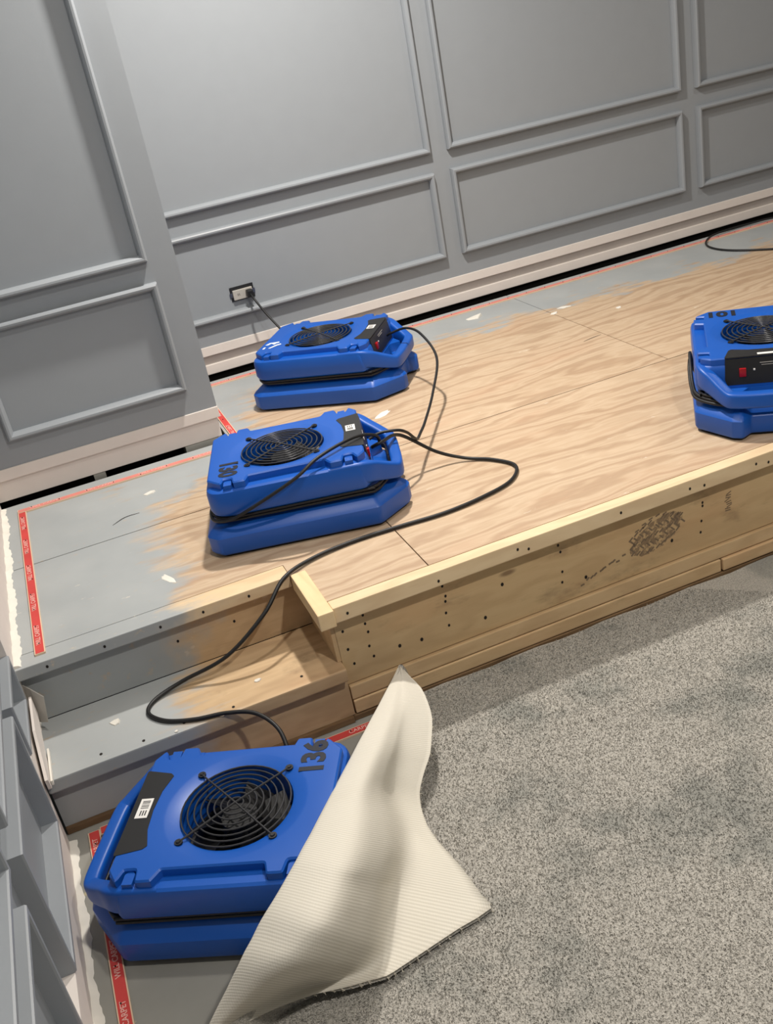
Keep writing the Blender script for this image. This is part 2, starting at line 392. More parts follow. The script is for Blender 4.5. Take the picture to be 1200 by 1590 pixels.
# screw and nail holes
bm = bmesh.new()
def hole(x, y, z, r=0.0035):
    a = bm.verts.new((x, y, z)); n = 7
    vs = [bm.verts.new((x + r * math.cos(6.283 * k / n), y, z + r * 1.3 * math.sin(6.283 * k / n))) for k in range(n)]
    for k in range(n): bm.faces.new((a, vs[k], vs[(k + 1) % n]))
for x in (0.44, 0.68, 0.90, 0.93, 1.20, 1.41, 1.455, 1.62, 1.66, 1.9, 2.2): hole(x, 2.0414, -0.022 + random.uniform(-.008, .008))
for x in (0.43, 0.49, 0.70, 1.03, 1.47):
    for z in (-0.065, -0.095, -0.12, -0.155, -0.19):
        if random.random() < 0.85: hole(x + random.uniform(-.008, .008), 2.0784, z + random.uniform(-.008, .008))
for x in (0.56, 0.62, 0.8, 0.86, 1.1, 1.37): hole(x, 2.0784, random.uniform(-.21, -.1), 0.0045)
for x in (-0.26, -0.12, 0.02, 0.13, 0.25): hole(x, 2.2634, -0.016)
for x in (0.05, 0.2): hole(x, 2.2964, -0.09)
P(obj('screw_hole', bm, 'hole_dark', kind='stuff'))
# boot print and ink stamp on the long riser
bm = bmesh.new()
ca, sa = math.cos(rad(22)), math.sin(rad(22))
rg_ = [(.088 * math.cos(6.2832 * k / 28) * (1 + .06 * math.sin(5 * k)), .042 * math.sin(6.2832 * k / 28) * (1 + .10 * math.sin(3.1 * k))) for k in range(28)]
bm.faces.new([bm.verts.new((1.325 + a * ca - b * sa, 2.0787, -.146 + a * sa + b * ca)) for a, b in rg_])
P(obj('boot_smudge', bm, 'boot_smudge'))
bm = bmesh.new()
Yb = 2.0784
def bar(cx, cz, ang, L, W):
    ca, sa = math.cos(ang), math.sin(ang)
    q = [(-L, -W), (L, -W * 0.8), (L * 0.9, W), (-L * 0.95, W * 0.9)]
    bm.faces.new([bm.verts.new((cx + a * ca - b * sa, Yb, cz + a * sa + b * ca)) for a, b in q])
for i in range(11):
    u = i / 10; cx = 1.245 + 0.16 * u
    wdt = 0.052 * math.sin(math.pi * (0.18 + 0.72 * u))
    for k in range(5):
        v = (k - 2) / 2.0
        if random.random() < 0.88: bar(cx + random.uniform(-.004, .004), -0.142 + 0.03 * (u - .5) + v * wdt * 0.8, rad(-48) if k % 2 else rad(38), 0.0085, 0.0026)
for i in range(7): bar(1.265 + 0.022 * i, -0.142 + 0.052 * math.sin(math.pi * (0.25 + 0.1 * i)) + 0.02 * (i / 6 - .5), rad(15), 0.007, 0.0022)
for i in range(10): bar(1.09 + 0.014 * i + random.uniform(-.004, .004), -0.212 + 0.004 * i + random.uniform(-.006, .006), rad(random.uniform(0, 40)), 0.006, 0.003)
P(obj('boot_print', bm, 'scuff'))
bm = bmesh.new()
for k in range(9): bar(1.555 + random.uniform(-.004, .004), -0.102 - 0.0065 * k, rad(random.uniform(-15, 25)), 0.009, 0.0016)
P(obj('ink_stamp', bm, 'scuff'))
def scratch(pts, w_):
    bm = bmesh.new(); q = catmull([(x, y, .0004) for x, y in pts], 4)
    L = []
    for i, p in enumerate(q):
        tg = (q[min(i + 1, len(q) - 1)] - q[max(i - 1, 0)]).normalized(); k = w_ * (0.3 + 0.7 * math.sin(math.pi * (i + .5) / len(q)))
        L.append((bm.verts.new(p + Vector((-tg.y, tg.x, 0)) * k), bm.verts.new(p - Vector((-tg.y, tg.x, 0)) * k)))
    for a, b in zip(L, L[1:]): bm.faces.new((a[0], a[1], b[1], b[0]))
    return P(obj('scratch', bm, 'hole_dark'))
scratch([(1.80, 3.222), (1.845, 3.233), (1.885, 3.238)], .0022)
scratch([(-.012, 2.925), (.03, 2.955), (.075, 2.955)], .0026)

# ------------------------------------------------------------------ step
sp = tag(empty('wooden_step', (0.03, 2.17, FZ)), 'low wooden step below the stage, half painted grey', 'step')
def Q(o): o.parent = sp; o.location = -Vector(sp.location); return o
Q(boxobj('tread', (-0.333, 0.4055, 2.040, 2.2965, -0.211, -0.175), 'step_wood', bev=0.004))
Q(boxobj('riser_board', (-0.333, 0.4055, 2.068, 2.09, -0.332, -0.2115), 'step_wood'))
Q(boxobj('base_plank', (-0.333, 0.3995, 2.058, 2.095, -0.3498, -0.3325), 'frame_wood', bev=0.002))
bm = bmesh.new()
for x, y in ((-0.1, 2.06), (0.0, 2.07), (0.12, 2.06), (0.3, 2.08), (-0.2, 2.07)):
    n = 7; a = bm.verts.new((x, y, -0.1746)); vs = [bm.verts.new((x + .004 * math.cos(6.283 * k / n), y + .005 * math.sin(6.283 * k / n), -0.1746)) for k in range(n)]
    for k in range(n): bm.faces.new((a, vs[k], vs[(k + 1) % n]))
Q(obj('screw_hole', bm, 'hole_dark', kind='stuff'))

# ------------------------------------------------------------------ red tack strips
def tack_strip(name, x0, x1, y0, y1, z, along, label, body, n, face='strip_red', group='red carpet tack strips'):
    c = ((x0 + x1) / 2, (y0 + y1) / 2, z)
    e = tag(empty(name, c), label, 'tack strip', group)
    def par(o): o.parent = e; o.location = -Vector(c); return o
    par(boxobj('wood_strip', (x0, x1, y0, y1, z + 0.0003, z + 0.0055), 'strip_wood'))
    i = 0.0025
    if along == 'Y': par(boxobj('red_face', (x0 + i, x1 - i, y0 + .002, y1 - .002, z + 0.0056, z + 0.0062), face))
    else: par(boxobj('red_face', (x0 + .002, x1 - .002, y0 + i, y1 - i, z + 0.0056, z + 0.0062), face))
    L = (y1 - y0) if along == 'Y' else (x1 - x0)
    for k in range(n):
        s = (k + 0.5) / n * L
        pos = Vector((c[0], y0 + s, z + 0.0066)) if along == 'Y' else Vector((x0 + s, c[1], z + 0.0066))
        rot = Matrix.Rotation(rad(90) if along == 'Y' else 0, 4, 'Z')
        par(obj('lettering', text_bm(body, 0.017, Matrix.Translation(pos) @ rot, 0.0002), 'strip_print'))
    bm = bmesh.new(); k = int(L / 0.09)
    for j in range(k):
        s = (j + 0.5) / k * L
        px, py = ((c[0] + random.uniform(-.006, .006)), y0 + s) if along == 'Y' else (x0 + s, c[1] + random.uniform(-.006, .006))
        cyl(bm, (px, py), 0.002, 0.0015, z + 0.006, z + 0.0085, 6)
    par(obj('nail', bm, 'hole_dark', kind='stuff'))
WT = 'WILL CARPET'
tack_strip('tack_strip', -0.281, -0.255, 2.300, 3.238, 0.0, 'Y', 'red tack strip running along the left end of the stage top', WT, 5)
tack_strip('tack_strip', -0.281, 0.440, 3.240, 3.268, 0.0, 'X', 'red tack strip under the near grey panelled wall beside the dark gap', WT, 4, 'strip_faded')
tack_strip('tack_strip', 0.462, 0.488, 3.30, 3.955, 0.0, 'Y', 'short red tack strip beside the corner of the near grey wall', WT, 3)
tack_strip('tack_strip', 0.462, XR - 0.05, 3.960, 3.988, 0.0, 'X', 'long red tack strip along the foot of the back wall', WT, 18, 'strip_faded')
tack_strip('tack_strip', -0.288, -0.260, 0.9, 2.03, FZ, 'Y', 'red lettered tack strip on the lower floor under the nearest blower', WT, 7)
tack_strip('tack_strip', -0.2595, 0.62, 2.008, 2.036, FZ, 'X', 'red tack strip on the lower floor against the step, behind the curled carpet', 'CARPET', 6)

# ------------------------------------------------------------------ blowers
def base_out(i):
    x0, x1, h = -0.238 + i, 0.328 - i, 0.206 - i
    pts = [(x0, -h + .03), (x0 + .03, -h), (0.232 - .3 * i, -h), (x1 - .008, -.112 + .3 * i), (x1, -.085), (x1 - .035, -.06), (x1 - .035, .06), (x1, .085), (x1 - .008, .112 - .3 * i), (0.232 - .3 * i, h), (x0 + .03, h), (x0, h - .03)]
    return roundpoly(pts, [.02, .02, .02, .015, .012, .012, .012, .012, .015, .02, .02, .02], 3)
def upper_out(i, x1=0.232):
    x0, h = -0.213 + i, 0.200 - i
    return roundpoly([(x0, -h), (x1 - .028, -h), (x1, -h + .035), (x1, h - .035), (x1 - .028, h), (x0, h)], [.055, .015, .015, .015, .015, .055], 5)
def z3(r, z): return [Vector((p.x, p.y, z)) for p in r]
def fill_hole(bm, outer, inner):
    es = []
    for lp in (outer, inner):
        for a, b in zip(lp, lp[1:] + lp[:1]):
            e = bm.edges.get((a, b)); es.append(e or bm.edges.new((a, b)))
    bmesh.ops.triangle_fill(bm, use_beauty=True, use_dissolve=False, edges=es)
def circle(r, z, n=48): return [Vector((r * math.cos(6.28318 * k / n), r * math.sin(6.28318 * k / n), z)) for k in range(n)]
BLW = {}
def part_mesh(name, bm, mat, smooth=35, bevel=0.0):
    bmesh.ops.recalc_face_normals(bm, faces=bm.faces[:])
    me = bpy.data.meshes.new(name); bm.to_mesh(me); bm.free(); me.materials.append(M[mat])
    me.polygons.foreach_set('use_smooth', [True] * len(me.polygons)); me.set_sharp_from_angle(angle=rad(smooth))
    BLW[name] = (me, bevel)
HT = 0.21
def build_blower_meshes():
    bm = bmesh.new()
    loft(bm, [z3(base_out(.004), .010), z3(base_out(0), .018), z3(base_out(0), .060), z3(base_out(.006), .068), z3(base_out(.034), .088), z3(base_out(.05), .094), z3(base_out(.055), .125)])
    part_mesh('base', bm, 'blue_plastic', 28)
    bm = bmesh.new(); loft(bm, [z3(base_out(.014), .0005), z3(base_out(.010), .012)]); part_mesh('rubber_foot', bm, 'black_rubber')
    # upper shell with a notched rim plate and a dished fan opening
    bm = bmesh.new()
    vr = loft(bm, [z3(upper_out(.045, .20), .104), z3(upper_out(.016, .225), .110), z3(upper_out(.004, .236), .120), z3(upper_out(0, .236), .132), z3(upper_out(0, .229), .176), z3(upper_out(.003, .226), .186), z3(upper_out(.009, .224), .190)], True, False)
    inner = ring_face(bm, circle(.152, .190)); fill_hole(bm, vr[-1], inner)
    part_mesh('lower_shell', bm, 'blue_plastic', 30)
    bm = bmesh.new()
    h = 0.190; nt = 0.158
    half = [(.222, -h + .032), (.200, -h), (.190, -nt), (.165, -nt), (.160, -h), (.128, -h), (.114, -nt - .004), (-.092, -nt - .004), (-.100, -h), (-.132, -h), (-.137, -nt), (-.160, -nt), (-.165, -h + .002)]
    pts = half + [(-.204, -h + .045), (-.204, h - .045)] + [(x, -y) for x, y in half[::-1]]
    pts = pts[::-1]
    rs = .006
    o0 = roundpoly(pts, rs, 2)
    cx = Vector((0, 0))
    def shrink(pl, d):
        out = []; n = len(pl)
        for i, p in enumerate(pl):
            a = (p - pl[i - 1]); b = (pl[(i + 1) % n] - p)
            if a.length < 1e-7: a = b
            if b.length < 1e-7: b = a
            a = a.normalized(); b = b.normalized(); nn = Vector((a.y, -a.x)) + Vector((b.y, -b.x))
            out.append(p - (nn.normalized() * d if nn.length > 1e-6 else nn))
        return out
    area = sum(o0[i].x * o0[(i + 1) % len(o0)].y - o0[(i + 1) % len(o0)].x * o0[i].y for i in range(len(o0)))
    sg = 1 if area > 0 else -1
    o1 = shrink(o0, .0035 * sg)
    lows = [Vector((p.x * 1.0, p.y, .1885)) for p in o0]
    vr = loft(bm, [lows, z3(o0, HT - .0035), z3(o1, HT)], False, False)
    rings = loft(bm, [circle(.152, HT), circle(.146, HT - .0008), circle(.124, HT - .006), circle(.1185, HT - .008), circle(.1175, HT - .016), circle(.1175, .126)], False, False)
    fill_hole(bm, vr[-1], rings[0])
    part_mesh('top_plate', bm, 'blue_plastic', 25)
    # half-round tab standing in a rim notch
    bm = bmesh.new()
    pl = [(.0105 * math.cos(a), .166 - .009 * math.sin(a)) for a in [math.pi * k / 8 for k in range(9)]] + [(-.0105, .189), (.0105, .189)]
    loft(bm, [[Vector((a, b, .189)) for a, b in pl], [Vector((a, b, .2025)) for a, b in pl]])
    part_mesh('rim_tab', bm, 'blue_plastic', 30)
    # handle loop
    ctl = [(.12, .181, .160), (.205, .180, .160), (.250, .151, .141), (.291, .119, .120), (.302, .100, .1165), (.305, .05, .115)]
    ctl = ctl + [(.305, 0, .115)] + [(x, -y, z) for x, y, z in ctl[::-1]]
    path = catmull(ctl, 5); n_ = len(path); bm = bmesh.new(); rings = []
    for i, p in enumerate(path):
        tg = (path[min(i + 1, n_ - 1)] - path[max(i - 1, 0)]).normalized(); sx = tg.cross(Vector((0, 0, 1))).normalized(); up = sx.cross(tg)
        k = max(0.0, min(1.0, (p.x - .20) / .09)); hh = .031 - .009 * k; hw = .0165
        pr = roundpoly([Vector((-hw, -hh)), Vector((hw, -hh)), Vector((hw, hh)), Vector((-hw, hh))], .009, 3)
        rings.append([p + sx * q.x + up * q.y for q in pr])
    loft(bm, rings); part_mesh('handle', bm, 'blue_plastic', 40)
    # fan: dark throat floor, hub, blades
    bm = bmesh.new(); cyl(bm, (0, 0), .1165, .1165, .122, .128, 40)
    cyl(bm, (0, 0), .043, .038, .128, .178, 28)
    for k in range(7):
        a0 = 6.28318 * k / 7; rows = []
        for r in (.036, .06, .085, .110):
            sw = 0.30; tw = .020 - .08 * (r - .036)
            p0 = Vector((r * math.cos(a0 - sw), r * math.sin(a0 - sw), .148 - tw * .8)); p1 = Vector((r * math.cos(a0 + sw), r * math.sin(a0 + sw), .160 + tw * .8))
            rows.append((p0, p1))
        for (a, b), (c_, d) in zip(rows, rows[1:]):
            top = [bm.verts.new(v) for v in (a, b, d, c_)]; bot = [bm.verts.new(v - Vector((0, 0, .003))) for v in (a, b, d, c_)]
            bm.faces.new(top); bm.faces.new(bot[::-1])
            for i in range(4): bm.faces.new((top[i], bot[i], bot[(i + 1) % 4], top[(i + 1) % 4]))
    part_mesh('fan_wheel', bm, 'fan_black')
    # wire guard
    bm = bmesh.new()
    for k in range(8):
        r = .0165 + .0140 * k; z = HT - .0005 - .004 * (r / .115) ** 2 + .002
        tube(bm, circle(r, z, 40), .0019, 6, closed=True)
    for a in (45, 135):
        d = Vector((math.cos(rad(a)), math.sin(rad(a)), 0))
        tube(bm, [d * -.134 + Vector((0, 0, HT + .0015)), d * -.118 + Vector((0, 0, HT + .001)), Vector((0, 0, HT + .004)), d * .118 + Vector((0, 0, HT + .001)), d * .134 + Vector((0, 0, HT + .0015))], .0022, 6)
    part_mesh('wire_guard', bm, 'black_wire')
    for k in range(4):
        a = rad(45 + 90 * k)
    bm = bmesh.new(); c = (0, 0)
    cyl(bm, c, .0085, .0085, 0, .0035, 14); cyl(bm, c, .005, .004, .0035, .006, 10); part_mesh('guard_screw', bm, 'black_rubber')
    # control panel: label pad on the top and the face below it
    bm = bmesh.new()
    pad = roundpoly([Vector(v) for v in [(.2245, .122), (.168, .108), (.160, .100), (.173, .055), (.177, 0), (.173, -.055), (.160, -.100), (.168, -.108), (.2245, -.122)]], .004, 2)
    loft(bm, [z3(pad, HT - .002), z3(pad, HT + .0012)])
    face = [(-.120, .206), (.120, .206), (.122, .150), (.116, .134), (-.116, .134), (-.122, .150)]
    fx = lambda z: .2365 - (z - .134) * .16
    loft(bm, [[Vector((fx(z) - .008, y, z)) for y, z in face], [Vector((fx(z), y, z)) for y, z in face]])
    part_mesh('control_panel', bm, 'black_plastic')
    bm = bmesh.new(); box(bm, fx(.17) - .002, fx(.17) + .006, -.084, -.066, .156, .180, .0015); part_mesh('power_switch', bm, 'red_switch')
    bm = bmesh.new(); box(bm, fx(.172) - .002, fx(.172) + .0025, -.047, -.042, .171, .176, .001); part_mesh('indicator_light', bm, 'sticker_white')
    bm = bmesh.new()
    for k, (y0, y1) in enumerate(((-.030, .035), (-.026, .020))): box(bm, fx(.19 - .006 * k) - .002, fx(.19 - .006 * k) + .0006, y0, y1, .190 - .006 * k, .1915 - .006 * k)
    part_mesh('panel_print', bm, 'outlet_grey')
    # cord wound round the waist
    bm = bmesh.new()
    def waist(dx, z, amp, ph):
        pts = roundpoly([(-.212 - dx, -.183 - dx), (.235, -.183 - dx), (.286, -.09), (.286, .09), (.235, .183 + dx), (-.212 - dx, .183 + dx)], [.08, .05, .04, .04, .05, .08], 6)
        out = []
        P_ = catmull([(p.x, p.y, 0) for p in pts], 2, closed=True)
        for i, p in enumerate(P_): out.append(Vector((p.x, p.y, z + amp * math.sin(6.283 * 2 * i / len(P_) + ph))))
        return out
    for dx, z, amp, ph in ((-.004, .0985, .0015, 0.3), (.002, .1005, .002, 1.9), (-.003, .107, .002, 3.3), (.004, .109, .003, 4.4)):
        tube(bm, waist(dx, z, amp, ph), .0042, 7, closed=True)
    part_mesh('wound_cord', bm, 'black_rubber', 60)
build_blower_meshes()
def blower(loc, deg, label):
    e = tag(empty('air_mover', loc, rad(deg)), label, 'air mover', 'blue air movers')
    def add(nm, par=e, where=None):
        o = bpy.data.objects.new(nm, BLW[nm][0]); COL.objects.link(o); o.parent = par
        if where: o.location = where
        return o
    for nm in ('base', 'rubber_foot', 'lower_shell', 'top_plate', 'handle', 'fan_wheel', 'wound_cord'): add(nm)
    for x in (.1775, -.1485):
        for r in (0, math.pi): o = add('rim_tab', e, (x, 0, 0)); o.rotation_euler = (0, 0, r)
    g = add('wire_guard')
    for k in range(4):
        a = rad(45 + 90 * k); add('guard_screw', g, (.136 * math.cos(a), .136 * math.sin(a), HT - .002))
    cp = add('control_panel')
    for nm in ('power_switch', 'indicator_light', 'panel_print'): add(nm, cp)
    return e
TXT = lambda x, y: Matrix.Translation((x, y, HT + 0.0006)) @ Matrix.Rotation(rad(-90), 4, 'Z')
def stencil(e, body, x, y, mat, size, nm='stencil_number'):
    return obj(nm, text_bm(body, size, TXT(x, y), bold=0.042), mat, e)
def sticker(e, x0, x1, y0, y1, n=7):
    z = HT + .0013
    s = boxobj('sticker', (x0, x1, y0, y1, z, z + .0005), 'sticker_white', e)
    bm = bmesh.new(); L = (y1 - y0)
    for k in range(n):
        a = y0 + L * (0.12 + 0.42 * k / n); box(bm, x0 + (x1 - x0) * .18, x1 - (x1 - x0) * .2, a, a + L * random.choice((.02, .035)), z + .0005, z + .0007)
    for k in range(3): box(bm, x0 + (x1 - x0) * (.2 + .2 * k), x0 + (x1 - x0) * (.3 + .2 * k), y0 + L * .62, y0 + L * .88, z + .0005, z + .0007)
    obj('sticker_print', bm, 'print_dark', s)
b1 = blower((.903, 3.548, 0.0), -35, 'blue air mover nearest the wall outlet, white scrawl on its end')
b2 = blower((.490, 2.613, 0.0), -15.5, 'blue air mover on the stage with the looped lead, square white sticker on its panel')
b3 = blower((.045, 1.677, FZ + .006), 154, 'blue air mover on the lower floor, partly covered by the curled carpet')
b4 = blower((1.906, 2.359, 0.0), -124, 'blue air mover with red switch at the right edge of the stage')
stencil(b3, '136', -.148, -.122, 'stencil_ink', 0.070)
stencil(b2, '130', -.150, -.096, 'stencil_ink', 0.068)
stencil(b4, '101', -.168, -.105, 'stencil_ink', 0.066)
sticker(b3, .185, .212, -.034, .022); sticker(b2, .183, .210, -.002, .040); sticker(b1, .180, .208, -.002, .038); sticker(b4, .205, .218, -.035, .04, 0)
bm = bmesh.new(); z = HT + .0006
for pl in ([(-.145, -.045), (-.180, -.052), (-.190, -.075), (-.178, -.078), (-.170, -.062), (-.155, -.075), (-.150, -.062), (-.140, -.058)], [(-.130, -.070), (-.145, -.078), (-.165, -.115), (-.156, -.116), (-.138, -.090), (-.125, -.080)], [(-.186, -.100), (-.186, -.120), (-.178, -.120), (-.178, -.100)]):
    bm.faces.new([bm.verts.new((a, b, z)) for a, b in pl])
obj('white_scrawl', bm, 'marker_white', b1)

# ------------------------------------------------------------------ cords, outlet
def cord(name, pts, label, r=0.0045, group=None, n=8):
    bm = bmesh.new(); tube(bm, catmull(pts, n), r, 8)
    return tag(obj(name, bm, 'black_rubber', None, 60), label, 'cord', group)
ol = tag(empty('wall_outlet', (.757, YB, .31)), 'uncovered duplex outlet set in the grey back wall', 'outlet')
def O(nm, b, mat, bev=0.0):
    o = boxobj(nm, b, mat, ol, bev); o.location = -Vector(ol.location); return o
O('box_rim', (.708, .806, YB - .003, YB - .0005, .283, .340), 'black_plastic')
O('steel_strap', (.704, .810, YB - .0045, YB - .003, .300, .318), 'steel')
O('receptacle', (.716, .798, YB - .014, YB - .0045, .288, .328), 'outlet_grey', .003)
bm = bmesh.new()
for x in (.735, .741): box(bm, x, x + .0018, YB - .0146, YB - .0139, .304, .313)
o = obj('slot', bm, 'hole_dark', ol); o.location = -Vector(ol.location)
plug = boxobj('plug', (.768, .794, YB - .046, YB - .0145, .292, .322), 'black_rubber', None, .005)
c1 = cord('power_cord', [(.781, YB - .040, .306), (.786, YB - .075, .285), (.812, 3.955, .225), (.845, 3.90, .160), (.862, 3.86, .115), (.868, 3.80, .095), (.88, 3.745, .105)], 'black power cord plugged into the wall outlet')
plug.parent = c1
def on_blower(e, x, y, z):
    return Matrix.Translation(e.location) @ Matrix.Rotation(e.rotation_euler[2], 4, 'Z') @ Vector((x, y, z))
s1 = on_blower(b1, .245, .03, .168); s2 = on_blower(b2, .242, .02, .165); s2b = on_blower(b2, .244, -.03, .160)
cord('extension_lead', [s1, on_blower(b1, .262, .02, .178), (1.172, 3.36, .198), (1.182, 3.245, .198), (1.171, 3.101, .150), (1.072, 2.927, .100), (.970, 2.758, .085), (.923, 2.681, .088), (.891, 2.627, .095), (.868, 2.590, .118), (.845, 2.572, .147), (.812, 2.556, .170), on_blower(b2, .275, .025, .175), s2], 'thin black lead linking the two blue air movers on the stage')
cord('extension_lead', [s2b, on_blower(b2, .275, -.035, .172), (.83, 2.60, .135), (.93, 2.60, .05), (1.007, 2.575, .012), (1.070, 2.515, .007), (1.101, 2.43, .007), (1.045, 2.352, .007), (.94, 2.316, .007), (.817, 2.301, .007), (.69, 2.312, .007), (.562, 2.318, .007), (.44, 2.300, .008), (.345, 2.252, .006), (.268, 2.205, -.045), (.150, 2.19, -.115), (.03, 2.215, -.155), (-.045, 2.20, -.168), (-.072, 2.155, -.169), (-.040, 2.098, -.169), (.025, 2.060, -.169), (.10, 2.035, -.167), (.160, 1.995, -.168), (.195, 1.930, -.185), (.197, 1.875, -.222), (.19, 1.845, -.262)], 'long black lead looping over the stage edge and down the step', r=0.0052)
cord('power_cord', [on_blower(b2, -.216, -.04, .102), on_blower(b2, -.221, -.11, .102), on_blower(b2, -.208, -.172, .104), on_blower(b2, -.165, -.203, .110), on_blower(b2, -.10, -.212, .135), on_blower(b2, .03, -.210, .192), on_blower(b2, .10, -.170, .221), on_blower(b2, .20, -.085, .222), on_blower(b2, .258, -.045, .200), on_blower(b2, .268, -.03, .170), on_blower(b2, .246, -.02, .155)], 'black cord slung across the side of the stenciled air mover on the stage', r=0.0048)
cord('extension_lead', [(3.9, 3.72, .006), (3.55, 3.86, .006), (3.312, 3.985, .013), (3.19, 4.018, .010), (3.06, 4.02, .011), (2.93, 3.985, .012), (2.845, 3.89, .006), (2.845, 3.75, .006), (2.948, 3.60, .006), (3.12, 3.45, .006), (3.5, 3.3, .006)], 'black cord loop lying on the stage by the back wall at right')

# ------------------------------------------------------------------ carpet with a curled corner
tv = Vector((.692, .722)); nv = Vector((.722, -.692))
CZ = -0.338
def lin(tab, x):
    if x <= tab[0][0]: return tab[0][1]
    for (a, u), (b, v) in zip(tab, tab[1:]):
        if x <= b: return u + (v - u) * (x - a) / (b - a)
    return tab[-1][1]
KT = [(.40, -1.0), (.85, -.97), (.97, -.925), (1.05, -.85), (1.12, -.80), (1.20, -.815), (1.30, -.865), (1.40, -.905), (1.50, -.930), (1.80, -.990), (1.9, -1.0)]
def K(tt):
    q = tv * tt + nv * lin(KT, tt); return q
cp = tag(empty('carpet', (1.5, 0.8, FZ)), 'grey cut pile carpet with one corner curled back to show cream backing', 'carpet')
def CP(o): o.parent = cp; o.location = -Vector(cp.location); return o
edge = [K(tt) for tt in [.40 + .05 * i for i in range(30)]]
edge = [e for e in edge if e.y < 2.055]
lastx = edge[-1].x
outer = [(XR - .02, 2.060), (XR - .02, YF + .02), (-.328, YF + .02), (-.328, 1.02), (-.10, 1.05)]
top_edge = [(lastx + .02 + (XR - .05 - lastx) * i / 60.0, 2.058 + 0.004 * math.sin(i * 1.7)) for i in range(60)]
bm = bmesh.new()
poly = [Vector((e.x, e.y)) for e in edge] + [Vector(p) for p in top_edge] + [Vector(p) for p in outer]
lo = [bm.verts.new((p.x, p.y, FZ + .0008)) for p in poly]; hi = [bm.verts.new((p.x, p.y, CZ)) for p in poly]
n = len(poly)
for i in range(n): bm.faces.new((lo[i], lo[(i + 1) % n], hi[(i + 1) % n], hi[i]))
es = [bm.edges.get((hi[i], hi[(i + 1) % n])) for i in range(n)]
bmesh.ops.triangle_fill(bm, use_beauty=True, use_dissolve=False, edges=es)
CP(obj('carpet_field', bm, 'carpet_pile'))
